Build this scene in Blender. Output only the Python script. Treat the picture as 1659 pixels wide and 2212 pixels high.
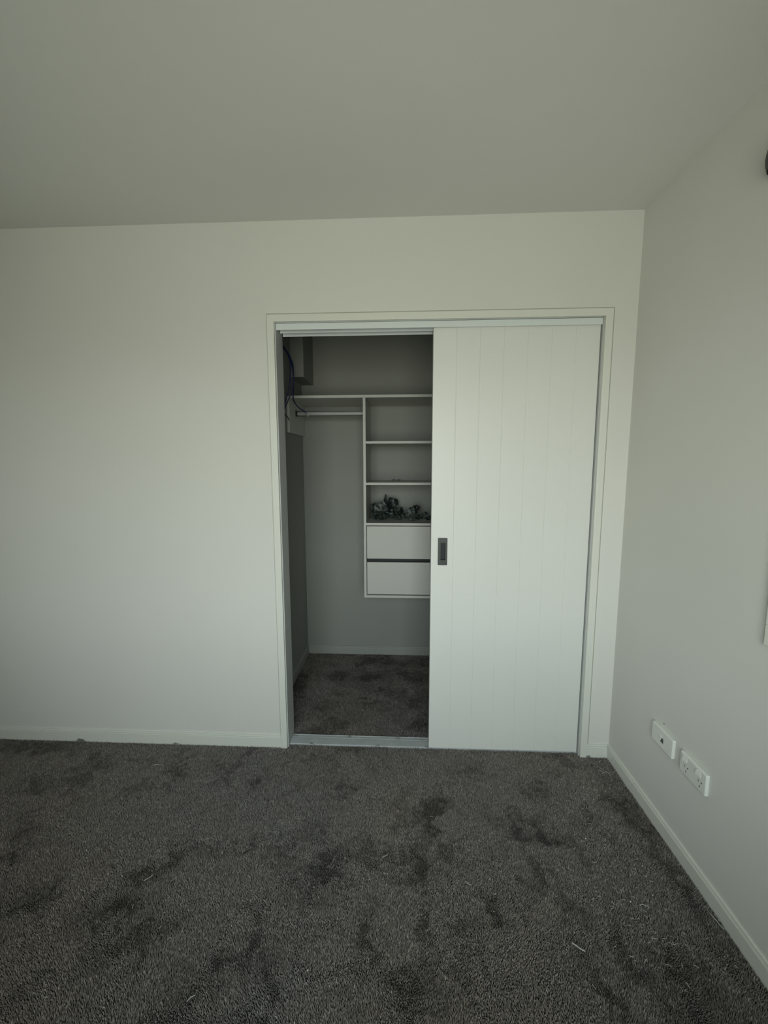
import bpy, bmesh, math, random
import numpy as np
from mathutils import Vector, Matrix

for o in list(bpy.data.objects):
    bpy.data.objects.remove(o)
S = bpy.context.scene
C = S.collection
random.seed(4)
RNG = np.random.default_rng(11)

# ------------------------------------------------------------------ camera
CAM_F = 877.92            # focal length in pixels of the 1659 x 2212 frame
PITCH, YAW, ROLL = -0.118025, -0.046704, -0.002097
f = Vector((math.sin(YAW)*math.cos(PITCH), math.cos(YAW)*math.cos(PITCH), math.sin(PITCH)))
r0 = Vector((math.cos(YAW), -math.sin(YAW), 0))
u0 = r0.cross(f)
r = r0*math.cos(ROLL) + u0*math.sin(ROLL)
u = -r0*math.sin(ROLL) + u0*math.cos(ROLL)
cd = bpy.data.cameras.new('camera')
cam = bpy.data.objects.new('camera', cd)
C.objects.link(cam)
cam.matrix_world = Matrix(((r.x, u.x, -f.x, 0), (r.y, u.y, -f.y, -1.860), (r.z, u.z, -f.z, 1.4006), (0, 0, 0, 1)))
cd.sensor_fit = 'VERTICAL'
cd.sensor_height = 36
cd.lens = CAM_F/2212*36
cd.clip_start = 0.02
S.camera = cam

# ------------------------------------------------------------------ sky, light, exposure
W = bpy.data.worlds.new('world')
S.world = W
W.use_nodes = True
wn, wl = W.node_tree.nodes, W.node_tree.links
wn.clear()
tc = wn.new('ShaderNodeTexCoord')
sx = wn.new('ShaderNodeSeparateXYZ')
mr = wn.new('ShaderNodeMapRange')
mr.inputs['From Min'].default_value = -1.0
mr.inputs['From Max'].default_value = 1.0
ramp = wn.new('ShaderNodeValToRGB')
e = ramp.color_ramp.elements
e[0].position = 0.0; e[0].color = (0.44, 0.425, 0.365, 1)      # ground outside, below the horizon
e[1].position = 1.0; e[1].color = (0.36, 0.44, 0.50, 1)      # zenith
m = e.new(0.47); m.color = (0.53, 0.52, 0.45, 1)
m = e.new(0.52); m.color = (0.95, 0.975, 0.95, 1)             # bright haze low over the horizon
m = e.new(0.66); m.color = (0.68, 0.735, 0.74, 1)
bg = wn.new('ShaderNodeBackground')
bg.inputs['Strength'].default_value = 7.0
wo = wn.new('ShaderNodeOutputWorld')
wl.new(tc.outputs['Generated'], sx.inputs[0])
wl.new(sx.outputs['Z'], mr.inputs['Value'])
wl.new(mr.outputs['Result'], ramp.inputs[0])
wl.new(ramp.outputs[0], bg.inputs[0])
wl.new(bg.outputs[0], wo.inputs[0])

ROOM = dict(x0=-2.60, x1=0.993, y0=-2.55, y1=0.0, h=2.44)
WIN = dict(x0=-0.85, x1=0.58, z0=0.62, z1=2.00)              # window in the rear wall, behind the camera
pd = bpy.data.lights.new('window_portal', 'AREA')
pd.shape = 'RECTANGLE'
pd.size = WIN['x1']-WIN['x0']
pd.size_y = WIN['z1']-WIN['z0']
pd.cycles.is_portal = True
po = bpy.data.objects.new('window_portal', pd)
C.objects.link(po)
po.location = ((WIN['x0']+WIN['x1'])/2, ROOM['y0']-0.13, (WIN['z0']+WIN['z1'])/2)
po.rotation_euler = (math.radians(90), 0, 0)

S.view_settings.view_transform = 'Standard'
S.view_settings.look = 'None'
S.view_settings.gamma = 1
S.view_settings.use_curve_mapping = False
S.view_settings.exposure = 0.88

# ------------------------------------------------------------------ materials
def mat(name, col, rough=0.6, spec=0.5, metal=0.0, var=0.0, vscale=3.0, bump=0.0, bscale=200.0, bdist=0.001, sheen=0.0):
    m = bpy.data.materials.new(name)
    m.use_nodes = True
    n, l = m.node_tree.nodes, m.node_tree.links
    b = n['Principled BSDF']
    b.inputs['Base Color'].default_value = (*col, 1)
    b.inputs['Roughness'].default_value = rough
    b.inputs['Specular IOR Level'].default_value = spec
    b.inputs['Metallic'].default_value = metal
    b.inputs['Sheen Weight'].default_value = sheen
    t = n.new('ShaderNodeTexCoord')
    if var:
        no = n.new('ShaderNodeTexNoise'); no.inputs['Scale'].default_value = vscale
        no.inputs['Detail'].default_value = 5
        cr = n.new('ShaderNodeValToRGB')
        cr.color_ramp.elements[0].position = .3; cr.color_ramp.elements[1].position = .7
        cr.color_ramp.elements[0].color = (*[c*(1-var) for c in col], 1)
        cr.color_ramp.elements[1].color = (*[min(1, c*(1+var)) for c in col], 1)
        l.new(t.outputs['Object'], no.inputs['Vector']); l.new(no.outputs['Fac'], cr.inputs[0])
        l.new(cr.outputs[0], b.inputs['Base Color'])
    if bump:
        n2 = n.new('ShaderNodeTexNoise'); n2.inputs['Scale'].default_value = bscale
        n2.inputs['Detail'].default_value = 3
        bp = n.new('ShaderNodeBump'); bp.inputs['Strength'].default_value = bump
        bp.inputs['Distance'].default_value = bdist
        l.new(t.outputs['Object'], n2.inputs['Vector']); l.new(n2.outputs['Fac'], bp.inputs['Height'])
        l.new(bp.outputs[0], b.inputs['Normal'])
    return m

M_WALL = mat('wall_paint', (0.74, 0.74, 0.70), .75, .3, var=.012, vscale=2.2, bump=.15, bscale=260)
M_CEIL = mat('ceiling_paint', (0.76, 0.765, 0.735), .9, .2, var=.012, vscale=1.5, bump=.12, bscale=220)
M_CLOS = mat('closet_paint_shaded', (0.32, 0.33, 0.305), .8, .3, var=.02, vscale=3, bump=.15, bscale=260)  # wall paint darkened, the shade inside the wardrobe is in the colour
M_TRIM = mat('trim_enamel', (0.76, 0.77, 0.71), .38, .45, bump=.05, bscale=120)
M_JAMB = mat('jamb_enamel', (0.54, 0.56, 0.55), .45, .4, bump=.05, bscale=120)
M_DOOR = mat('door_enamel', (0.78, 0.79, 0.755), .42, .5, var=.008, vscale=4, bump=.10, bscale=170)
M_ALU = mat('white_aluminium', (0.74, 0.79, 0.80), .30, .5, bump=.03, bscale=90)
M_TRACK = mat('grey_aluminium', (0.56, 0.59, 0.61), .55, .4, .10, var=.08, vscale=14)
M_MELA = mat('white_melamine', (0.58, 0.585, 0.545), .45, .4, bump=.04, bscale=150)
M_EDGE = M_MELA
M_GREY = mat('gunmetal', (0.058, 0.064, 0.062), .42, .5, .5, var=.06, vscale=30)
M_DARK = mat('gunmetal_shaded', (0.028, 0.03, 0.03), .5, .4, .4)  # darker gunmetal, shade painted into the pull recess and drawer boxes
M_BLACK = mat('black_plastic', (0.012, 0.013, 0.014), .5, .4)
M_CABLE = mat('blue_cable_sheath', (0.005, 0.013, 0.085), .4, .5)
M_PLUG = mat('clear_plug', (0.28, 0.32, 0.31), .25, .5)
M_PLATE = mat('white_socket_plastic', (0.80, 0.82, 0.77), .30, .5, bump=.03, bscale=100)
M_HOLE = mat('socket_slot', (0.085, 0.10, 0.10), .6, .3)
M_ROD = mat('satin_aluminium_rod', (0.42, 0.43, 0.42), .5, .5, .15)
M_LINT = mat('pale_carpet_fibre', (0.50, 0.51, 0.45), .9, .1)
M_CRUMB = mat('white_crumb', (0.75, 0.76, 0.70), .7, .3)
M_DUST = mat('grey_dust_fluff', (0.27, 0.28, 0.25), .95, .1)
M_BLIND = mat('added_blockout', (0.55, 0.56, 0.52), .9, .1, bump=.1, bscale=400)
M_PALE = mat('pale_diffuser', (0.70, 0.69, 0.72), .5, .3)
M_SASH = mat('window_aluminium', (0.70, 0.71, 0.69), .4, .5)

def glass_mat():
    m = bpy.data.materials.new('clear_glass'); m.use_nodes = True
    n, l = m.node_tree.nodes, m.node_tree.links
    n.clear()
    t = n.new('ShaderNodeBsdfTransparent'); t.inputs[0].default_value = (.95, .97, .96, 1)
    g = n.new('ShaderNodeBsdfGlossy'); g.inputs['Roughness'].default_value = .02
    fr = n.new('ShaderNodeFresnel'); fr.inputs[0].default_value = 1.45
    mx = n.new('ShaderNodeMixShader'); o = n.new('ShaderNodeOutputMaterial')
    l.new(fr.outputs[0], mx.inputs[0]); l.new(t.outputs[0], mx.inputs[1]); l.new(g.outputs[0], mx.inputs[2])
    l.new(mx.outputs[0], o.inputs[0])
    return m
M_GLASS = glass_mat()

def carpet_mat():
    m = bpy.data.materials.new('carpet_yarn'); m.use_nodes = True
    n, l = m.node_tree.nodes, m.node_tree.links
    b = n['Principled BSDF']
    b.inputs['Roughness'].default_value = 1.0
    b.inputs['Specular IOR Level'].default_value = .1
    at = n.new('ShaderNodeAttribute'); at.attribute_name = 'yarn'
    l.new(at.outputs['Color'], b.inputs['Base Color'])
    return m
M_PILE = carpet_mat()
M_BACK = mat('carpet_backing', (0.045, 0.046, 0.041), 1.0, .1, var=.35, vscale=60, bump=.8, bscale=350, bdist=.004)

# ------------------------------------------------------------------ mesh helpers
def bm_new():
    return bmesh.new()

def bx(bm, x0, x1, y0, y1, z0, z1, bev=0.0, seg=1):
    vs = [bm.verts.new((x, y, z)) for z in (z0, z1) for y in (y0, y1) for x in (x0, x1)]
    fs = []
    for q in ((0, 2, 3, 1), (4, 5, 7, 6), (0, 1, 5, 4), (2, 6, 7, 3), (0, 4, 6, 2), (1, 3, 7, 5)):
        fs.append(bm.faces.new([vs[i] for i in q]))
    if bev:
        es = set()
        for fc in fs:
            es.update(fc.edges)
        bmesh.ops.bevel(bm, geom=list(es), offset=bev, segments=seg, profile=.5, affect='EDGES')
    return bm

def prism(bm, pts, a0, a1, axis):
    """extrude a closed 2D outline along an axis; pts are the two other coordinates in x,y,z order"""
    def P(p, a):
        q = list(p); q.insert(axis, a); return q
    A = [bm.verts.new(P(p, a0)) for p in pts]
    B = [bm.verts.new(P(p, a1)) for p in pts]
    n = len(pts)
    for i in range(n):
        bm.faces.new((A[i], A[(i+1) % n], B[(i+1) % n], B[i]))
    bm.faces.new(A[::-1]); bm.faces.new(B)
    bmesh.ops.recalc_face_normals(bm, faces=bm.faces)
    return bm

def tube(bm, pts, rad, sides=8, sub=4):
    P = [Vector(p) for p in pts]
    Q = []
    for i in range(len(P)-1):
        p0, p1, p2, p3 = P[max(i-1, 0)], P[i], P[i+1], P[min(i+2, len(P)-1)]
        for k in range(sub):
            t = k/sub
            Q.append(.5*((2*p1)+(p2-p0)*t+(2*p0-5*p1+4*p2-p3)*t*t+(3*p1-p0-3*p2+p3)*t**3))
    Q.append(P[-1])
    rings = []
    up = Vector((0.13, 0.9, 0.2)).normalized()
    for i, q in enumerate(Q):
        d = (Q[min(i+1, len(Q)-1)]-Q[max(i-1, 0)]).normalized()
        a = d.cross(up).normalized(); b = d.cross(a).normalized()
        R = rad(i/(len(Q)-1)) if callable(rad) else rad
        rings.append([bm.verts.new(q+a*R*math.cos(2*math.pi*k/sides)+b*R*math.sin(2*math.pi*k/sides)) for k in range(sides)])
    for i in range(len(rings)-1):
        for k in range(sides):
            bm.faces.new((rings[i][k], rings[i][(k+1) % sides], rings[i+1][(k+1) % sides], rings[i+1][k]))
    bm.faces.new(rings[0][::-1]); bm.faces.new(rings[-1])
    bmesh.ops.recalc_face_normals(bm, faces=bm.faces)
    return bm

def obj(name, bm, m, parent=None, smooth=False, label=None):
    me = bpy.data.meshes.new(name)
    bm.to_mesh(me); bm.free()
    me.materials.append(m)
    if smooth:
        for p in me.polygons:
            p.use_smooth = True
    o = bpy.data.objects.new(name, me)
    C.objects.link(o)
    if parent:
        o.parent = parent
        o.matrix_parent_inverse = parent.matrix_world.inverted()
    if label:
        o['label'] = label
    return o

def empty(name, loc):
    o = bpy.data.objects.new(name, None)
    C.objects.link(o)
    o.location = loc
    o.matrix_world = Matrix.Translation(loc)
    o.empty_display_size = .05
    return o

def tag(o, label, cat, group=None, kind=None):
    o['label'] = label; o['category'] = cat
    if group: o['group'] = group
    if kind: o['kind'] = kind
    return o

def struct(o, label, cat):
    o['kind'] = 'structure'
    return tag(o, label, cat)

def B(*a, **k):
    return bx(bm_new(), *a, **k)

# ------------------------------------------------------------------ room shell
X0, X1, Y0, H = ROOM['x0'], ROOM['x1'], ROOM['y0'], ROOM['h']
ZF = -0.010               # carpet backing; the pile rises from it to about z = 0
TH = 0.12
OX0, OX1, OZ = -0.585, 0.871, 2.043      # rough opening of the wardrobe
WD = 0.105                                # thickness of the front wall
CX0, CX1, CY = -0.706, 0.955, 1.016      # wardrobe interior

fl = obj('floor', B(X0-TH, X1+TH, Y0-TH, CY+TH, ZF-.06, ZF), M_BACK)
struct(fl, 'dark grey carpeted floor running from the bedroom into the wardrobe', 'floor')
ce = obj('ceiling', B(X0-TH, X1+TH, Y0-TH, CY+TH, H, H+.08), M_CEIL)
struct(ce, 'plain off-white plaster ceiling above the bedroom', 'ceiling')
b = bm_new()
bx(b, X0-TH, OX0, 0, WD, ZF, H); bx(b, OX1, X1, 0, WD, ZF, H); bx(b, OX0, OX1, 0, WD, OZ, H)
struct(obj('wall_front', b, M_WALL), 'off-white bedroom wall around the wardrobe opening', 'wall')
struct(obj('wall_left', B(X0-TH, X0, Y0-TH, 0, ZF, H), M_WALL), 'off-white side wall opposite the wall with the sockets', 'wall')

# rear wall with the window that lights the room
b = bm_new()
bx(b, X0, WIN['x0'], Y0-TH, Y0, ZF, H); bx(b, WIN['x1'], X1, Y0-TH, Y0, ZF, H)
bx(b, WIN['x0'], WIN['x1'], Y0-TH, Y0, ZF, WIN['z0']); bx(b, WIN['x0'], WIN['x1'], Y0-TH, Y0, WIN['z1'], H)
struct(obj('wall_rear', b, M_WALL), 'off-white wall with a window facing the wardrobe', 'wall')

# right wall with the window whose corner of trim shows at the frame's edge
RW = dict(y0=-2.05, y1=-0.8135, z0=0.9665, z1=2.02)
b = bm_new()
bx(b, X1, X1+TH, RW['y1'], CY+TH, ZF, H); bx(b, X1, X1+TH, Y0-TH, RW['y0'], ZF, H)
bx(b, X1, X1+TH, RW['y0'], RW['y1'], ZF, RW['z0']); bx(b, X1, X1+TH, RW['y0'], RW['y1'], RW['z1'], H)
struct(obj('wall_right', b, M_WALL), 'off-white right wall carrying the two socket plates', 'wall')

# wardrobe walls
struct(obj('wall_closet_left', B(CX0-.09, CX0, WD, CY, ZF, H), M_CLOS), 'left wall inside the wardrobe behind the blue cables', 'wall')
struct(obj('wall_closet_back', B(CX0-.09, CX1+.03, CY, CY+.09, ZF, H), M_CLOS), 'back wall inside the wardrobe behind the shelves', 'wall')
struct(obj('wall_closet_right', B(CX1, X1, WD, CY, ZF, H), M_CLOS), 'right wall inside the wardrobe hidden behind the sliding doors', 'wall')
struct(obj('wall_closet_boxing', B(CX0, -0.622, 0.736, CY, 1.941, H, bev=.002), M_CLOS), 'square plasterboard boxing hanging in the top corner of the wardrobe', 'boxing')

# ------------------------------------------------------------------ baseboards (bevelled top with a fine shadow groove)
BH, BT = 0.057, 0.010
def skirt_profile(face, out):
    # (distance from wall, z) outline; face = wall coordinate, out = direction into the room
    pts = [(0, ZF), (BT, ZF), (BT, BH-.012), (BT-.0012, BH-.0095), (BT-.0060, BH-.0092), (BT-.0060, BH-.0060), (BT-.0030, BH-.0052), (BT-.0040, BH), (0, BH)]
    return [(face+out*d, z) for d, z in pts]
aL, aR, AW = -0.602, 0.888, 0.0312
bs = empty('baseboard_front', (0, 0, 0))
struct(bs, 'low white baseboard along the wall either side of the wardrobe', 'baseboard')
obj('board', prism(bm_new(), skirt_profile(0, -1), X0, aL, 0), M_TRIM, bs)
obj('board', prism(bm_new(), skirt_profile(0, -1), aR, X1-BT, 0), M_TRIM, bs)
struct(obj('baseboard_right', prism(bm_new(), skirt_profile(X1, -1), Y0, 0, 1), M_TRIM), 'low white baseboard under the two socket plates', 'baseboard')
struct(obj('baseboard_left', prism(bm_new(), skirt_profile(X0, 1), Y0, -BT, 1), M_TRIM), 'low white baseboard along the side wall out of frame', 'baseboard')
struct(obj('baseboard_rear', prism(bm_new(), skirt_profile(Y0, 1), X0+BT, X1-BT, 0), M_TRIM), 'low white baseboard below the rear window', 'baseboard')
M_BASEC = mat('closet_baseboard_shaded', (0.36, 0.37, 0.34), .45, .4)  # trim enamel darkened to carry the wardrobe's shade
struct(obj('baseboard_closet_left', prism(bm_new(), skirt_profile(CX0, 1), WD, CY-BT, 1), M_BASEC), 'baseboard running back along the left wall inside the wardrobe', 'baseboard')
struct(obj('baseboard_closet_back', prism(bm_new(), skirt_profile(CY, -1), CX0, CX1, 0), M_BASEC), 'baseboard on the back wall under the floating drawers', 'baseboard')

# ------------------------------------------------------------------ architraves and jambs
AD, AZ = 0.014, 2.0527
def mitred(pts):
    bm = prism(bm_new(), pts, -AD, 0, 1)
    bmesh.ops.bevel(bm, geom=[e for e in bm.edges if e.calc_length() > 1], offset=.0022, segments=2, profile=.5, affect='EDGES')
    return bm
struct(obj('trim_1', mitred([(aL, ZF), (aL+AW, ZF), (aL+AW, AZ-AW), (aL, AZ)]), M_TRIM), 'narrow white architrave left of the wardrobe opening', 'architrave')
struct(obj('trim_2', mitred([(aR-AW, ZF), (aR, ZF), (aR, AZ), (aR-AW, AZ-AW)]), M_TRIM), 'narrow white architrave right of the wardrobe opening', 'architrave')
struct(obj('trim_3', mitred([(aL, AZ), (aL+AW, AZ-AW), (aR-AW, AZ-AW), (aR, AZ)]), M_TRIM), 'narrow white architrave across the top of the wardrobe opening', 'architrave')
M_CAULK = mat('shadow_grey_caulk', (0.44, 0.44, 0.38), .9, .1)  # caulk greyed to paint the shadow line outside the architrave
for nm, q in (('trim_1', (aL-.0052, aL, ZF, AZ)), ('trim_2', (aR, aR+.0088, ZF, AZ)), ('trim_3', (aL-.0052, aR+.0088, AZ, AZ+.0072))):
    obj('caulk_shadow_line', bx(bm_new(), q[0], q[1], -.0015, 0, q[2], q[3]), M_CAULK, bpy.data.objects[nm], label='thin caulk line with the trim shadow painted in')
JL, JR, JT = -0.567, 0.853, 2.0255
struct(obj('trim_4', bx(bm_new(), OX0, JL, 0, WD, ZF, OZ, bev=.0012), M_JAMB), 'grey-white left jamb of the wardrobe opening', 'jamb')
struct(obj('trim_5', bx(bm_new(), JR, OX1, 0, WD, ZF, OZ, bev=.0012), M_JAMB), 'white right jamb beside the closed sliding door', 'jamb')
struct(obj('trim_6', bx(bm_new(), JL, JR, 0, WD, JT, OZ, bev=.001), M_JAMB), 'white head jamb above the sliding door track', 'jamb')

# head track: aluminium channel with three lips
ht = empty('door_track', (0, 0.045, 2.0))
struct(ht, 'pale aluminium head track with stepped lips above the sliding doors', 'door track')
obj('top_plate', B(JL+.002, JR-.002, .001, .094, 2.0205, 2.0245), M_ALU, ht)
obj('fascia', B(JL+.002, JR-.002, .0005, .0045, 1.9905, 2.0180, bev=.0008), M_ALU, ht)
obj('lip', B(JL+.006, JR-.006, .0470, .0500, 1.9905, 2.0205, bev=.0006), M_ALU, ht)
obj('lip', B(JL+.006, JR-.006, .0915, .0940, 1.9890, 2.0205, bev=.0006), M_ALU, ht)
# floor track
ft = empty('floor_track', (0, 0.045, ZF))
struct(ft, 'dull grey metal floor track across the wardrobe threshold', 'door track')
prof = [(.0165, ZF), (.0875, ZF), (.0875, .0015), (.0860, .0028), (.0835, .0028), (.0820, .0015), (.0650, .0015), (.0635, -.002), (.0620, .0015), (.0585, .0022),
        (.0195, .0012), (.0185, .0018), (.0170, .0018), (.0165, -.001)]
obj('sill_plate', prism(bm_new(), prof, JL+.0015, JR-.0015, 0), M_TRACK, ft)

# ------------------------------------------------------------------ sliding doors
def board_profile(x0, x1, y0, y1, vl=.0016):
    return [(x0, y1), (x0, y0+vl), (x0+vl, y0), (x1-vl, y0), (x1, y0+vl), (x1, y1)]
D1 = empty('door_1', (0.49, 0.03, 0))
struct(D1, 'closed white vertical-groove sliding door with a dark flush pull', 'sliding door')
DX0, DX1, DZ0, DZ1 = 0.1315, 0.8495, 0.0045, 2.012
bw = (DX1-DX0)/7
HX0, HX1, HZ0, HZ1 = 0.1755, 0.1985, 0.9520, 1.0360
for i in range(7):
    x0, x1 = DX0+i*bw, DX0+(i+1)*bw
    if i:
        bmx = prism(bm_new(), board_profile(x0, x1, .012, .020), DZ0, DZ1, 2)
    else:                 # the first board is cut out around the flush pull
        bmx = prism(bm_new(), board_profile(x0, x1, .012, .020), DZ0, HZ0, 2)
        prism(bmx, board_profile(x0, x1, .012, .020), HZ1, DZ1, 2)
        prism(bmx, [(x0, .020), (x0, .0136), (x0+.0016, .012), (HX0, .012), (HX0, .020)], HZ0, HZ1, 2)
        prism(bmx, [(HX1, .020), (HX1, .012), (x1-.0016, .012), (x1, .0136), (x1, .020)], HZ0, HZ1, 2)
    obj('board', bmx, M_DOOR, D1)
cb = bm_new()
bx(cb, DX0, HX0, .020, .046, DZ0, DZ1); bx(cb, HX1, DX1, .020, .046, DZ0, DZ1)
bx(cb, HX0, HX1, .020, .046, DZ0, HZ0); bx(cb, HX0, HX1, .020, .046, HZ1, DZ1)
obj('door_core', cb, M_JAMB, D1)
# flush pull: rounded plate with a recessed cup
def round_rect(x0, x1, z0, z1, rad, n=5):
    pts = []
    for cx, cz, a in ((x1-rad, z1-rad, 0), (x0+rad, z1-rad, 90), (x0+rad, z0+rad, 180), (x1-rad, z0+rad, 270)):
        for k in range(n):
            t = math.radians(a+90*k/(n-1))
            pts.append((cx+rad*math.cos(t), cz+rad*math.sin(t)))
    return pts
def plate_with_hole(outer, inner, y0, y1):
    bm = bm_new()
    n = len(outer)
    O0 = [bm.verts.new((x, y0, z)) for x, z in outer]; O1 = [bm.verts.new((x, y1, z)) for x, z in outer]
    I0 = [bm.verts.new((x, y0, z)) for x, z in inner]; I1 = [bm.verts.new((x, y1, z)) for x, z in inner]
    for i in range(n):
        j = (i+1) % n
        bm.faces.new((O0[i], O0[j], I0[j], I0[i])); bm.faces.new((O0[i], O1[i], O1[j], O0[j]))
        bm.faces.new((I0[i], I0[j], I1[j], I1[i])); bm.faces.new((O1[i], I1[i], I1[j], O1[j]))
    bmesh.ops.recalc_face_normals(bm, faces=bm.faces)
    return bm
hp = obj('flush_pull', plate_with_hole(round_rect(.1635, .2075, .9290, 1.0580, .003), round_rect(HX0+.001, HX1-.001, HZ0+.001, HZ1-.001, .002), .0100, .0121), M_GREY, D1, label='dark grey rectangular flush pull')
cup = bm_new()
rr = round_rect(HX0+.001, HX1-.001, HZ0+.001, HZ1-.001, .002)
A = [cup.verts.new((x, .012, z)) for x, z in rr]; Bv = [cup.verts.new((x, .026, z)) for x, z in rr]
for i in range(len(rr)):
    cup.faces.new((A[i], A[(i+1) % len(rr)], Bv[(i+1) % len(rr)], Bv[i]))
cup.faces.new(Bv)
co = obj('recess', cup, M_DARK, hp)

D2 = empty('door_2', (0.49, 0.07, 0))
struct(D2, 'second white sliding door parked directly behind the front one', 'sliding door')
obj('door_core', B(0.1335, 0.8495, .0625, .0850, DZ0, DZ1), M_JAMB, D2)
for i in range(7):
    x0 = .1335+i*.716/7
    obj('board', prism(bm_new(), board_profile(x0, x0+.716/7, .0545, .0625), DZ0, DZ1, 2), M_DOOR, D2)

# ------------------------------------------------------------------ windows
def window_y(name, x0, x1, z0, z1, y, label):
    w = empty(name, ((x0+x1)/2, y, z0))
    struct(w, label, 'window')
    fr = bm_new(); t = .05
    bx(fr, x0, x1, y-.10, y-.04, z0, z0+t); bx(fr, x0, x1, y-.10, y-.04, z1-t, z1)
    bx(fr, x0, x0+t, y-.10, y-.04, z0+t, z1-t); bx(fr, x1-t, x1, y-.10, y-.04, z0+t, z1-t)
    xm = (x0+x1)/2
    bx(fr, xm-.02, xm+.02, y-.10, y-.04, z0+t, z1-t)
    obj('window_frame', fr, M_SASH, w)
    obj('pane', B(x0+t, xm-.02, y-.075, y-.069, z0+t, z1-t), M_GLASS, w)
    obj('pane', B(xm+.02, x1-t, y-.075, y-.069, z0+t, z1-t), M_GLASS, w)
    tr = bm_new(); a = .05
    bx(tr, x0-a, x1+a, y, y+.015, z0-a, z0); bx(tr, x0-a, x1+a, y, y+.015, z1, z1+a)
    bx(tr, x0-a, x0, y, y+.015, z0, z1); bx(tr, x1, x1+a, y, y+.015, z0, z1)
    obj('architrave', tr, M_TRIM, w)
window_y('window_1', WIN['x0'], WIN['x1'], WIN['z0'], WIN['z1'], Y0, 'aluminium window facing the wardrobe wall')

w = empty('window_2', (X1, (RW['y0']+RW['y1'])/2, RW['z0']))
struct(w, 'window with white architrave cut off by the right photo edge', 'window')
ys, ye, zs, ze = RW['y0'], RW['y1'], RW['z0'], RW['z1']
a = .0575
tr = bm_new()
bx(tr, X1-.012, X1, ys-a, ye+a, zs-a, zs, bev=.002); bx(tr, X1-.012, X1, ys-a, ye+a, ze, ze+a, bev=.002)
bx(tr, X1-.012, X1, ye, ye+a, zs, ze, bev=.002); bx(tr, X1-.012, X1, ys-a, ys, zs, ze, bev=.002)
obj('architrave', tr, M_TRIM, w)
fr = bm_new(); t = .045
bx(fr, X1+.05, X1+.10, ys, ye, zs, zs+t); bx(fr, X1+.05, X1+.10, ys, ye, ze-t, ze)
bx(fr, X1+.05, X1+.10, ys, ys+t, zs+t, ze-t); bx(fr, X1+.05, X1+.10, ye-t, ye, zs+t, ze-t)
obj('window_frame', fr, M_SASH, w)
obj('pane', B(X1+.075, X1+.080, ys+t, ye-t, zs+t, ze-t), M_GLASS, w)
obj('added_blind', B(X1+.030, X1+.033, ys+.003, ye-.003, zs+.003, ze-.003), M_BLIND, w)  # unseen blind, added to block daylight from this window

# ------------------------------------------------------------------ wardrobe joinery
SF = 0.632                # front plane of the shelves
TX0, TX1 = -0.243, 0.357
def melamine(x0, x1, y0, y1, z0, z1):
    return bx(bm_new(), x0, x1, y0, y1, z0, z1, bev=.0007)
top = obj('closet_shelf', melamine(CX0+.001, CX1-.001, SF, CY-.001, 1.7955, 1.8115), M_MELA)
tag(top, 'long white melamine shelf running across the top of the wardrobe fittings', 'shelf')
gable = obj('shelf_gable', melamine(CX0+.0005, CX0+.0165, SF+.001, CY-.001, 1.592, 1.795), M_MELA)
tag(gable, 'short white end panel under the long shelf on the left wardrobe wall', 'panel')

tw = empty('drawer_tower', ((TX0+TX1)/2, (SF+CY)/2, .557))
tag(tw, 'white wall-hung tower of open shelves over two drawers inside the wardrobe', 'cabinet')
obj('side_panel', melamine(TX0, TX0+.016, SF, CY-.001, .5565, 1.795), M_MELA, tw)
obj('side_panel', melamine(TX1-.016, TX1, SF, CY-.001, .5565, 1.795), M_MELA, tw)
for z in (1.522, 1.271, 1.020):
    obj('shelf', melamine(TX0+.016, TX1-.016, SF, CY-.001, z, z+.0155), M_MELA, tw)
obj('base_panel', melamine(TX0+.016, TX1-.016, SF, CY-.001, .5565, .5730), M_MELA, tw)
for z0, z1, gap in ((.8095, 1.0145, 0), (.5795, .7865, 1)):
    d = obj('drawer', melamine(TX0+.0195, TX1-.0195, SF+.001, SF+.017, z0, z1), M_MELA, tw)
    box = bm_new()
    zt = z1-.05 if gap else z1-.015
    bx(box, TX0+.030, TX0+.042, SF+.0175, CY-.05, z0+.01, zt); bx(box, TX1-.042, TX1-.030, SF+.0175, CY-.05, z0+.01, zt)
    bx(box, TX0+.042, TX1-.042, CY-.062, CY-.05, z0+.01, zt); bx(box, TX0+.042, TX1-.042, SF+.0175, CY-.062, z0+.01, z0+.018)
    obj('drawer_box', box, M_DARK, d, label='drawer box behind the front, darkened for inner shade')
obj('gap_shade_board', B(TX0+.0165, TX1-.0165, SF+.040, SF+.056, .760, .836), M_BLACK, tw, label='black board painting the shade in the gap between the two drawers')  # black board stands in for the shade inside the drawer gap

# hanging rail
hr = empty('hanging_rail', (-0.47, .780, 1.720))
tag(hr, 'satin oval hanging rail below the long wardrobe shelf', 'rail')
def oval(x0, x1, cy, cz, ry, rz, n=20):
    return prism(bm_new(), [(cy+ry*math.cos(2*math.pi*k/n), cz+rz*math.sin(2*math.pi*k/n)) for k in range(n)], x0, x1, 0)
obj('rod', oval(CX0+.020, TX0-.003, .780, 1.7205, .0080, .0125), M_ROD, hr, smooth=False)
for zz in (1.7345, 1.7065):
    obj('rail_shadow_strip', B(CX0+.020, TX0-.003, .776, .784, zz-.0013, zz+.0013), M_BLACK, hr, label='thin dark strip painting a shadow line along the hanging rail')  # black strips paint the shadow lines above and below the rod
for xa, xb in ((CX0+.0170, CX0+.0200), (TX0-.0030, TX0-.0003)):
    k = obj('end_bracket', oval(xa, xb, .780, 1.7225, .0125, .0215), M_GREY, hr)
sk = obj('bracket_socket', oval(CX0+.0200, CX0+.0290, .780, 1.7205, .0098, .0150), M_GREY, hr, label='dark socket gripping the left rod end')

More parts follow.
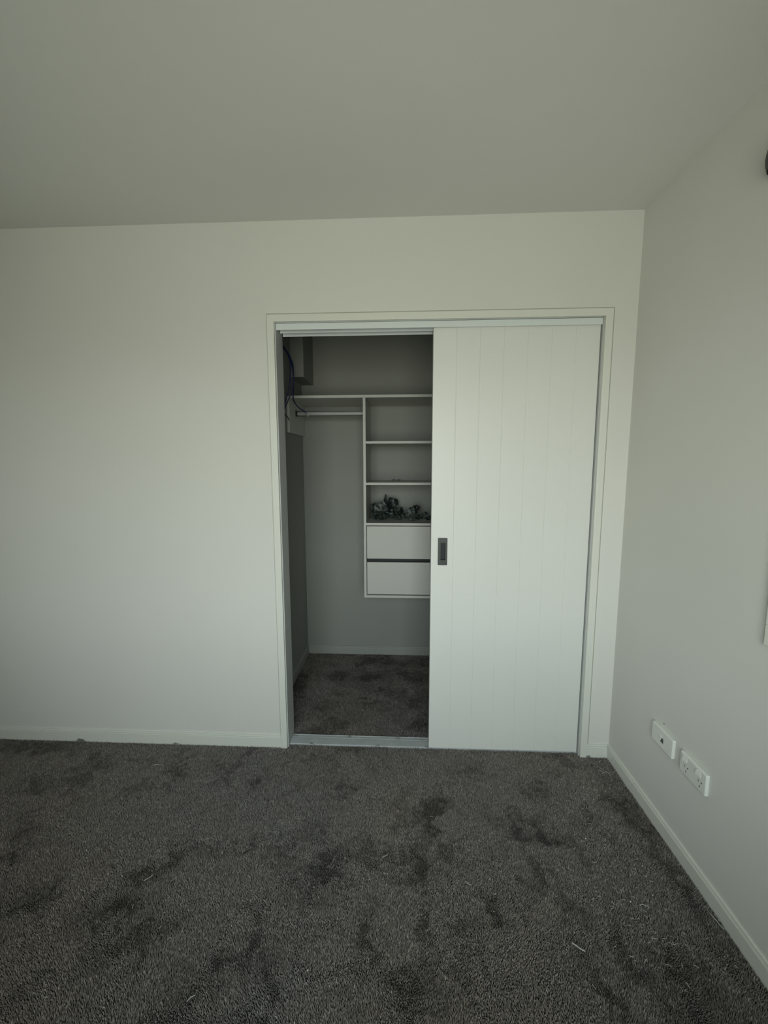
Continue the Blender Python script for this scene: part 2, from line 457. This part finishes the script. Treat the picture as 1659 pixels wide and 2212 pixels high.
# ------------------------------------------------------------------ blue data cables
def cable(label, pts, plug=True, m=None, rad=.0035):
    t = empty('data_cable', pts[0])
    tag(t, label, 'cable', 'loose cables in the wardrobe corner')
    obj('sheath', tube(bm_new(), pts, rad), m or M_CABLE, t, smooth=True)
    if plug:
        p = Vector(pts[-1]); d = (p-Vector(pts[-2])).normalized()
        obj('plug', tube(bm_new(), [p, p+d*.010, p+d*.020], lambda s: .0055, 4, 1), M_PLUG, t)
    return t
cable('blue cable in the inner loop nearest the door jamb',
      [(-.704, .30, 2.03), (-.690, .36, 2.055), (-.668, .41, 2.046), (-.642, .42, 2.014), (-.627, .42, 1.985), (-.6195, .42, 1.955), (-.6185, .42, 1.911), (-.624, .42, 1.849), (-.639, .42, 1.788), (-.659, .42, 1.728), (-.675, .40, 1.675), (-.690, .37, 1.62)])
cable('blue cable in the middle of the bundle, crossing in front of the boxing',
      [(-.704, .31, 2.00), (-.690, .37, 2.060), (-.661, .42, 2.045), (-.635, .43, 2.008), (-.621, .43, 1.972), (-.612, .43, 1.935), (-.606, .43, 1.874), (-.612, .43, 1.825), (-.632, .43, 1.768), (-.655, .425, 1.718), (-.680, .41, 1.65), (-.697, .38, 1.59)])
cable('blue cable that drops past the shelf edge and ends at the hanging rail',
      [(-.704, .33, 2.01), (-.700, .42, 2.065), (-.675, .50, 2.048), (-.652, .505, 2.020), (-.635, .505, 1.985), (-.626, .51, 1.943), (-.630, .52, 1.856), (-.643, .55, 1.788), (-.642, .57, 1.764), (-.624, .60, 1.736), (-.594, .62, 1.714), (-.586, .625, 1.702)])
cable('short dark cable tail lying against the gable panel edge', [(-.704, .52, 1.705), (-.703, .56, 1.698), (-.695, .60, 1.683), (-.688, .61, 1.668), (-.686, .612, 1.660)], False, M_BLACK, .0026)

# ------------------------------------------------------------------ crumpled printed wrappers in the third compartment
def wrapper_mat(name, seed, light):
    m = bpy.data.materials.new(name); m.use_nodes = True
    n, l = m.node_tree.nodes, m.node_tree.links
    b = n['Principled BSDF']; b.inputs['Roughness'].default_value = .45
    t = n.new('ShaderNodeTexCoord'); mp = n.new('ShaderNodeMapping'); mp.inputs['Location'].default_value = (seed*3.1, seed*1.7, seed)
    v = n.new('ShaderNodeTexNoise'); v.inputs['Scale'].default_value = 48; v.inputs['Detail'].default_value = 4
    cr = n.new('ShaderNodeValToRGB'); cr.color_ramp.interpolation = 'CONSTANT'
    e = cr.color_ramp.elements
    e[0].position = 0; e[0].color = (.010, .014, .013, 1)
    e[1].position = .47-light*.10; e[1].color = (.014, .030, .022, 1)
    q = e.new(.56-light*.12); q.color = (.062, .076, .071, 1)
    q = e.new(.62-light*.10); q.color = (.020, .028, .030, 1)
    q = e.new(.68-light*.12); q.color = (.13, .152, .142, 1)
    l.new(t.outputs['Object'], mp.inputs[0]); l.new(mp.outputs[0], v.inputs['Vector'])
    l.new(v.outputs['Fac'], cr.inputs[0]); l.new(cr.outputs[0], b.inputs['Base Color'])
    return m
def wrapper(label, c, w, h, d, rz, tilt, seed, light, ribs=False):
    """a crushed foil-like bag: closed, folded sheet w x h, thickness d, rotated about z then tilted"""
    rg = np.random.default_rng(seed)
    nx, nz = 9, 7
    bm = bm_new(); F = []
    for side in (-1, 1):
        g = []
        for j in range(nz):
            row = []
            for i in range(nx):
                uu, vv = i/(nx-1)*2-1, j/(nz-1)*2-1
                edge = max(0, 1-max(abs(uu), abs(vv))**3)
                y = side*(d*.5*edge)+rg.normal()*d*.16+math.sin(uu*3+seed)*d*.22
                if ribs: y += .004*(1 if i % 2 else -1)
                x = uu*w/2*(1-.16*abs(vv))+rg.normal()*w*.030
                z = vv*h/2*(1-.20*abs(uu)**2)+rg.normal()*h*.040
                row.append(bm.verts.new((x, y, z)))
            g.append(row)
        F.append(g)
    for s, g in enumerate(F):
        for j in range(nz-1):
            for i in range(nx-1):
                q = (g[j][i], g[j][i+1], g[j+1][i+1], g[j+1][i])
                bm.faces.new(q if s else q[::-1])
    A, Bq = F
    rim = [(0, i) for i in range(nx)]+[(j, nx-1) for j in range(1, nz)]+[(nz-1, i) for i in range(nx-2, -1, -1)]+[(j, 0) for j in range(nz-2, 0, -1)]
    for k in range(len(rim)):
        a, b2 = rim[k], rim[(k+1) % len(rim)]
        bm.faces.new((A[a[0]][a[1]], A[b2[0]][b2[1]], Bq[b2[0]][b2[1]], Bq[a[0]][a[1]]))
    bmesh.ops.recalc_face_normals(bm, faces=bm.faces)
    R = Matrix.Rotation(rz, 4, 'Z') @ Matrix.Rotation(tilt[0], 4, 'X') @ Matrix.Rotation(tilt[1], 4, 'Y')
    bmesh.ops.transform(bm, matrix=R, verts=bm.verts)
    lo = min(v.co.z for v in bm.verts)
    base = c[2] if len(c) > 2 else SH3
    bmesh.ops.translate(bm, vec=(0, 0, -lo), verts=bm.verts)
    o = obj('crumpled_wrapper', bm, wrapper_mat('printed_foil_%d' % seed, seed, light))
    o.location = (c[0], c[1], base)
    tag(o, label, 'wrapper', 'crumpled wrappers in the third compartment')
    return o
SH3 = 1.0360
wrapper('large crumpled dark wrapper flattened at the left end of the pile', (-.150, .735), .115, .085, .030, .25, (1.15, .15), 3, .2)
wrapper('crumpled wrapper with a pale patterned face standing behind at the left', (-.158, .860), .120, .110, .026, -.15, (.35, -.10), 5, 1.0)
wrapper('thin dark folded strip standing up highest in the pile', (-.128, .935), .020, .150, .010, .2, (.10, .12), 8, 0)
wrapper('dark green crumpled wrapper leaning behind the folded strip', (-.075, .930), .085, .135, .022, -.3, (.25, .25), 11, .1)
wrapper('ribbed dark wrapper slanting down in the middle of the pile', (-.060, .760), .110, .042, .018, -.35, (.55, .35), 14, .5, True)
wrapper('mid-sized dark wrapper folded over behind the ribbed one', (-.040, .850), .095, .085, .026, .3, (.70, -.3), 17, .1)
wrapper('low dull wrapper lying flat in the centre gap', (.020, .800), .070, .060, .022, -.2, (1.0, .1), 20, .6)
wrapper('upright pale grey wrapper with a dark corner right of centre', (.055, .705), .050, .085, .020, -.25, (.20, -.12), 23, 1.1)
wrapper('dark blue-black wrapper peeking above the upright pale one', (.070, .830), .060, .100, .018, .4, (.35, .45), 26, 0)
wrapper('long folded wrapper with a light edge slanting up to the right', (.120, .750), .095, .036, .020, -.15, (.45, -.55), 29, .5)
wrapper('flat dark wrapper at the right end beside the sliding door', (.185, .760), .090, .050, .020, .1, (1.15, .05), 32, 0)
wrapper('small dark scrap tucked at the foot of the pile on the left', (-.196, .955), .040, .090, .020, .8, (.35, -.5), 35, .1)

# two dark screws at the back of the second compartment
for x, rz, lb in ((-.066, .2, 'left of the two small dark screws at the back of the second compartment'), (-.030, -.1, 'right of the two small dark screws at the back of the second compartment')):
    s = empty('screw', (x, .96, 1.2905))
    tag(s, lb, 'screw', 'screws in the second compartment')
    obj('shank', tube(bm_new(), [(x-.009, .96, 1.2895), (x, .96+rz*.005, 1.2895), (x+.009, .96+rz*.01, 1.2895)], .0022, 6, 2), M_BLACK, s)
    obj('screw_head', tube(bm_new(), [(x+.009, .96+rz*.01, 1.2907), (x+.0115, .96+rz*.011, 1.2907)], .0038, 8, 1), M_BLACK, s)

# ------------------------------------------------------------------ sockets on the right wall
PX = X1
def socket_body(y0, y1, z0, z1):
    bm = bm_new()
    bx(bm, PX-.013, PX, y0, y1, z0, z1, bev=.003, seg=2)
    return bm
ds = empty('data_socket', (PX, -.388, .363))
tag(ds, 'white single data socket plate nearer the wardrobe corner', 'socket')
obj('plate', socket_body(-.4485, -.327, .3285, .4005), M_PLATE, ds)
obj('port', bx(bm_new(), PX-.0142, PX-.0125, -.398, -.384, .3530, .3700), M_HOLE, ds, label='dark socket opening')
obj('port_flap', bx(bm_new(), PX-.0155, PX-.0130, -.3875, -.3770, .3610, .3760), M_PLATE, ds)
pw = empty('power_socket', (PX, -.552, .362))
tag(pw, 'white double power socket plate with two rocker switches', 'socket')
obj('plate', socket_body(-.613, -.4905, .3255, .3985), M_PLATE, pw)
for yc in (-.5195, -.5845):
    sw = obj('rocker_switch', prism(bm_new(), [(PX-.0120, yc-.006), (PX-.0120, yc+.012), (PX-.0185, yc+.012), (PX-.0145, yc-.006)], .3745, .3905, 2), M_PLATE, pw)
    for dy, dz, an in ((-.007, .0085, .45), (.007, .0085, -.45), (0, -.0075, 0)):
        sl = bm_new()
        bx(sl, -.0004, .0004, -.0010, .0010, -.0042, .0042)
        o = obj('slot', sl, M_HOLE, pw)
        o.matrix_world = Matrix.Translation((PX-.0133, yc-.004+dy, .3500+dz)) @ Matrix.Rotation(an, 4, 'X')
# wall plug screw just above the data plate
pl = obj('wall_screw', tube(bm_new(), [(PX+.001, -.376, .4190), (PX-.0015, -.376, .4190)], .0024, 8, 1), M_HOLE)
tag(pl, 'tiny dark screw head in the wall just above the data socket', 'screw')

# ------------------------------------------------------------------ round dark wall light cut by the frame at upper right
wf = empty('wall_light', (PX, -.700, 2.19))
tag(wf, 'dark rounded wall light at the right photo edge below the ceiling', 'wall light')
cy_, cz_, rad_ = -.696, 2.194, .078
sh = bm_new()
N, Mr = 28, 7
rings = []
for j in range(Mr+1):
    t = j/Mr*math.pi/2
    rings.append([sh.verts.new((PX-.006-.050*math.sin(t), cy_+rad_*math.cos(t)*math.cos(2*math.pi*k/N), cz_+rad_*math.cos(t)*math.sin(2*math.pi*k/N))) for k in range(N)]) if j < Mr else rings.append([sh.verts.new((PX-.056, cy_, cz_))])
for j in range(Mr-1):
    for k in range(N):
        sh.faces.new((rings[j][k], rings[j][(k+1) % N], rings[j+1][(k+1) % N], rings[j+1][k]))
for k in range(N):
    sh.faces.new((rings[Mr-1][k], rings[Mr-1][(k+1) % N], rings[Mr][0]))
bmesh.ops.recalc_face_normals(sh, faces=sh.faces)
geom = list(sh.verts)+list(sh.edges)+list(sh.faces)
bmesh.ops.bisect_plane(sh, geom=geom, plane_co=(PX, cy_, cz_-.030), plane_no=(0, 0, -1), clear_outer=True)
obj('shade', sh, mat('charcoal_shade', (.055, .057, .050), .55, .4), wf, smooth=True)
df = bm_new()
prism(df, [(cy_+(rad_-.044)*math.cos(t), cz_-.030+min(0, (rad_-.044)*.60*math.sin(t))) for t in [math.pi*(1+k/14) for k in range(15)]], PX-.045, PX-.005, 0)
obj('diffuser', df, M_PALE, wf, label='pale lower diffuser')
obj('back_plate', tube(bm_new(), [(PX-.0062, cy_, cz_), (PX, cy_, cz_)], .028, 24, 1), M_PALE, wf)

# ------------------------------------------------------------------ carpet pile
def vnoise(x, y, cell, seed):
    rg = np.random.default_rng(seed)
    G = rg.random((256, 256))
    u, v = x/cell+60, y/cell+60
    i, j = np.floor(u).astype(int), np.floor(v).astype(int)
    a, b = u-i, v-j
    a = a*a*(3-2*a); b = b*b*(3-2*b)
    i %= 255; j %= 255
    return (G[i, j]*(1-a)+G[i+1, j]*a)*(1-b)+(G[i, j+1]*(1-a)+G[i+1, j+1]*a)*b

# scuffs where the pile lies the other way: x, y, radius along, radius across, angle, strength
SCUFF = [(-1.42, -.61, .07, .03, .3, .8), (-.652, -.241, .035, .05, 1, .8), (-.817, -.151, .07, .025, .2, .6), (-.283, -.626, .09, .05, .7, .7), (-.324, -.426, .06, .03, 0, .4),
         (.133, -.385, .03, .09, -.3, .9), (.068, -.602, .05, .04, .5, .8), (.068, -.754, .03, .04, 0, .7), (-.107, -.805, .025, .08, 0, .9), (-.083, -.85, .05, .03, .4, .8),
         (-.437, -.844, .03, .09, .25, 1), (-.355, -.906, .04, .07, .2, .7), (-.864, -.643, .10, .04, .7, .9), (-.919, -.751, .10, .05, .4, .7), (-.792, -.848, .12, .04, .7, .8),
         (-.983, -.768, .06, .04, .6, .6), (.462, -.442, .05, .03, -.4, .9), (.561, -.457, .08, .035, -.5, 1), (.588, -.212, .05, .04, 0, .7), (.482, -.567, .03, .06, .3, .7),
         (.54, -.699, .03, .06, .2, .7), (.295, -.69, .04, .05, .2, .7), (.93, -.50, .045, .45, 0, .75), (.548, -.905, .035, .12, .35, .9), (.80, -.92, .09, .09, .5, .8),
         (-.51, -.913, .05, .04, .2, .7), (-1.221, -.743, .08, .05, .4, .6), (-.593, -.975, .05, .05, 0, .6), (.671, -.88, .04, .10, .35, .8), (.016, -.929, .05, .05, 0, .6),
         (-1.5, -.45, .06, .04, .2, .4), (-1.8, -.06, .25, .05, 0, .8), (-.2, -.25, .05, .04, .4, .5), (.3, -.12, .05, .03, .3, .5), (-1.15, -.3, .08, .04, .5, .4), (.72, -.36, .06, .03, -.4, .4),
         (-.43, .71, .08, .05, .4, .9), (-.212, .689, .10, .05, 0, 1), (.064, .701, .09, .05, .2, .9), (-.477, .316, .07, .06, .2, .5), (.078, .194, .08, .05, .2, .9), (-.217, .397, .10, .03, 0, .5), (-.063, .886, .25, .05, 0, .5), (.1, .40, .04, .10, 0, .6)]

def pile(name, x0, x1, y0, y1, step, seed, label, flat=0.0):  # flat darkens every tuft, painting wardrobe shade into the yarn
    rg = np.random.default_rng(seed)
    xs = np.arange(x0+step/2, x1, step); ysn = np.arange(y0+step/2, y1, step)
    X, Y = np.meshgrid(xs, ysn)
    X = X.ravel()+rg.uniform(-.45, .45, X.size)*step; Y = Y.ravel()+rg.uniform(-.45, .45, Y.size)*step
    X = np.clip(X, x0+.0015, x1-.0015); Y = np.clip(Y, y0+.0015, y1-.0015)
    n = X.size
    lay = np.zeros(n)
    wx = X+.06*(vnoise(X, Y, .05, 5)-.5)+.045*(vnoise(X, Y, .02, 6)-.5); wy = Y+.06*(vnoise(X, Y, .05, 7)-.5)+.045*(vnoise(X, Y, .02, 8)-.5)
    for sx_, sy_, ra, rb, an, st in SCUFF:
        dx, dy = wx-sx_, wy-sy_
        c, s = math.cos(an), math.sin(an)
        q = ((dx*c+dy*s)/ra)**2+((-dx*s+dy*c)/rb)**2
        lay = np.maximum(lay, st*np.exp(-q*1.1))
    nz = .4*vnoise(wx, wy, .13, 1)+.35*vnoise(wx, wy, .055, 2)+.25*vnoise(wx, wy, .024, 3)
    nz = np.clip((nz-.53)/.26, 0, 1)*.65
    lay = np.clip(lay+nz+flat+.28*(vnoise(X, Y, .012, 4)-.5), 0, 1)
    # a soft darker line of upstanding pile against the walls
    ang = 2*math.pi*vnoise(X, Y, .12, 9)*1.6
    lean = .0030*(.4+vnoise(X, Y, .05, 10))
    hgt = .0095+rg.normal(0, .0013, n)-.0022*lay
    tx = X+np.cos(ang)*lean*.6+rg.normal(0, .0014, n)
    ty = Y+np.sin(ang)*lean*.6+rg.normal(0, .0014, n)-lay*.0015
    tx = np.clip(tx, x0+.0005, x1-.0005); ty = np.clip(ty, y0+.0005, y1-.0005)
    rad = step*.62
    a0 = rg.uniform(0, 2*math.pi, n)
    V = np.empty((n, 4, 3), np.float32)
    for k in range(3):
        a = a0+k*2*math.pi/3
        V[:, k, 0] = X+rad*np.cos(a); V[:, k, 1] = Y+rad*np.sin(a); V[:, k, 2] = ZF
    V[:, :3, 0] = np.clip(V[:, :3, 0], x0, x1); V[:, :3, 1] = np.clip(V[:, :3, 1], y0, y1)
    V[:, 3, 0] = tx; V[:, 3, 1] = ty; V[:, 3, 2] = ZF+hgt
    base = (np.arange(n)*4)[:, None]
    Fi = np.stack([base+np.array([0, 1, 3]), base+np.array([1, 2, 3]), base+np.array([2, 0, 3])], 1).reshape(-1).astype(np.int32)
    me = bpy.data.meshes.new(name)
    me.vertices.add(n*4); me.vertices.foreach_set('co', V.reshape(-1))
    me.loops.add(n*9); me.loops.foreach_set('vertex_index', Fi)
    me.polygons.add(n*3); me.polygons.foreach_set('loop_start', np.arange(0, n*9, 3, dtype=np.int32))
    try:
        me.polygons.foreach_set('loop_total', np.full(n*3, 3, np.int32))
    except Exception:
        pass
    me.update(); me.validate()
    # yarn colour: two-tone twisted yarn, each tuft its own shade; the crushed pile shows its darker ends, flat adds painted wardrobe shade
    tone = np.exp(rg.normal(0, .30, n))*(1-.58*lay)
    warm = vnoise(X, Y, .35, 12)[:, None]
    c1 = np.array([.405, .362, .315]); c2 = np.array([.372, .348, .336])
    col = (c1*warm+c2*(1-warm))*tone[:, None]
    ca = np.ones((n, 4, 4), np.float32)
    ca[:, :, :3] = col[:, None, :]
    ca[:, :3, :3] *= .50  # tuft roots darkened, shade between tufts painted in
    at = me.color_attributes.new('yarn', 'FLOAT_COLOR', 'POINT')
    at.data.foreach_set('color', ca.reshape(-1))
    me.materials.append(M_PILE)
    o = bpy.data.objects.new(name, me); C.objects.link(o)
    tag(o, label, 'carpet', kind='stuff')
    return o
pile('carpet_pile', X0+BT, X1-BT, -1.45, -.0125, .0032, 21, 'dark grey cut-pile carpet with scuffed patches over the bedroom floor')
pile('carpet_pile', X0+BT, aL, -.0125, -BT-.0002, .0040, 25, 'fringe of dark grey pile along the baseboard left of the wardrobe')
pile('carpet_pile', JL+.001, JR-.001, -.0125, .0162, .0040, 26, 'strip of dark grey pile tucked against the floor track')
pile('closet_carpet_pile', CX0+BT, CX1-.001, WD, CY-BT, .0036, 22, 'grey cut-pile carpet inside the wardrobe, darkened with painted shade', .30)
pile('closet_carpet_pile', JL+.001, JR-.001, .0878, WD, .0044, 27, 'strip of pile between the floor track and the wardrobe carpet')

# ------------------------------------------------------------------ loose fibres, crumbs and fluff on the carpet
def curl(bm, x, y, L, an, bend, R, z=.0012):
    n = 5; pts = []
    a = an
    px, py = x, y
    for k in range(n):
        pts.append((px, py, z+.0012*math.sin(k*1.3)))
        px += L/(n-1)*math.cos(a); py += L/(n-1)*math.sin(a); a += bend/(n-1)
    tube(bm, pts, R, 4, 1)
lint = bm_new()
rr_ = random.Random(9)
for k in range(330):
    if k < 150:
        x, y = rr_.gauss(.78, .10), rr_.uniform(-.85, -.10)
    elif k < 190:
        x, y = rr_.gauss(.62, .12), rr_.gauss(-.6, .12)
    else:
        x, y = rr_.uniform(-2.0, .9), rr_.uniform(-1.1, -.03)
    x = min(x, .975)
    curl(lint, x, y, rr_.uniform(.004, .014), rr_.uniform(0, 6.28), rr_.uniform(-2, 2), rr_.uniform(.0005, .0009), .0035)
tag(obj('carpet_lint', lint, M_LINT), 'scatter of tiny pale clipped fibres lying over the bedroom carpet', 'lint', kind='stuff')

def fibre(label, x, y, L, an, bend, R, m=None):
    b = bm_new(); curl(b, x, y, L, an, bend, R, .0040)
    tag(obj('loose_fibre', b, m or M_LINT), label, 'fibre', 'larger loose fibres on the carpet')
fibre('longest pale curled fibre on the carpet in the lower right foreground', .500, -.800, .036, -.75, .5, .0017)
fibre('straight pale thread near the wardrobe corner baseboard', .888, -.055, .085, -.95, .1, .0007)
fibre('hooked pale fibre by the right baseboard below the data socket', .905, -.105, .025, -1.2, 1.6, .0010)
fibre('short pale fibre cluster left of the power socket', .840, -.175, .020, .5, -2.0, .0009)
fibre('pale fibre lying under the middle of the closed door', .214, -.635, .022, -.9, .9, .0009)
fibre('pale wisp on the carpet left of the wardrobe jamb', -.639, -.052, .028, -1.5, .8, .0011)
fibre('pale fibre in the centre of the carpet', -.070, -.566, .020, .5, .5, .0012)
fibre('pale fibre on the left half of the carpet below the baseboard', -1.163, -.166, .030, .4, -.4, .0013)
fibre('pale fibre in a dark scuff left of centre', -.870, -.683, .030, .6, .9, .0011)
fibre('pale fibre at the very bottom left of centre', -.560, -.980, .022, 1.1, -.8, .0011)
fibre('forked pale fibre by the right-hand scuffs', .757, -.687, .030, .3, -1.3, .0011)
fibre('pale fibre against the right baseboard in the foreground', .962, -.700, .045, -1.4, .2, .0013)

def crumb(label, x, y, R):
    b = bm_new()
    bmesh.ops.create_icosphere(b, subdivisions=1, radius=R)
    for v in b.verts:
        v.co *= rr_.uniform(.75, 1.2)
    o = obj('plaster_crumb', b, M_CRUMB); o.location = (x, y, .0015)
    tag(o, label, 'crumb', 'white crumbs on the carpet')
crumb('white crumb in the corner beside the right architrave', .932, -.048, .0022)
crumb('white crumb on the carpet out from the data socket', .790, -.205, .0022)
crumb('white crumb amid fibres on the right of the carpet', .690, -.455, .0026)
crumb('rightmost white crumb of the foreground pair', .819, -.651, .0022)
crumb('white crumb beside the forked fibre', .735, -.675, .0022)
crumb('white crumb at the bottom of the carpet left of centre', -.260, -.898, .0026)

def fluff(label, x, y, R, n, seed):
    rg = random.Random(seed); b = bm_new()
    for k in range(n):
        a = rg.uniform(0, 6.28); c = Vector((x, y, .0005))
        p = [c+Vector((rg.gauss(0, R), rg.gauss(0, R*.35), abs(rg.gauss(0, R*.50)))) for _ in range(3)]
        p = [Vector((v.x, min(v.y, -.0118), v.z)) for v in p]
        tube(b, p, .0007, 3, 2)
    tag(obj('dust_fluff', b, M_DUST), label, 'fluff', 'clumps of fluff at the wall')
fluff('grey fluff clump against the baseboard left of the wardrobe', -1.639, -.018, .011, 36, 1)
fluff('small fluff clump at the foot of the right architrave', .893, -.019, .005, 16, 2)
fluff('little fluff tuft halfway along the left baseboard', -1.14, -.018, .006, 24, 3)

# bits of carpet yarn lying in the floor track
for k, (x, y) in enumerate(((-.560, .072), (-.46, .012), (-.13, .012), (-.03, .070), (.10, .068), (.115, .012), (-.28, .075))):
    b = bm_new()
    for q in range(9):
        curl(b, x+rr_.gauss(0, .005), y+rr_.gauss(0, .002), rr_.uniform(.006, .016), rr_.uniform(-.5, .5), rr_.uniform(-1.5, 1.5), .0007, .0045)
    places = ['at the left end of the floor track by the jamb', 'on the front lip of the floor track near the left jamb', 'on the front lip at the middle of the floor track',
              'on the rear rib at the middle of the floor track', 'on the rear rib of the floor track beside the door', 'on the front lip of the floor track beside the door', 'on the rear rib left of the track middle']
    tag(obj('yarn_scrap', b, M_DUST), 'dark yarn scrap '+places[k], 'yarn scrap', 'yarn scraps in the floor track')
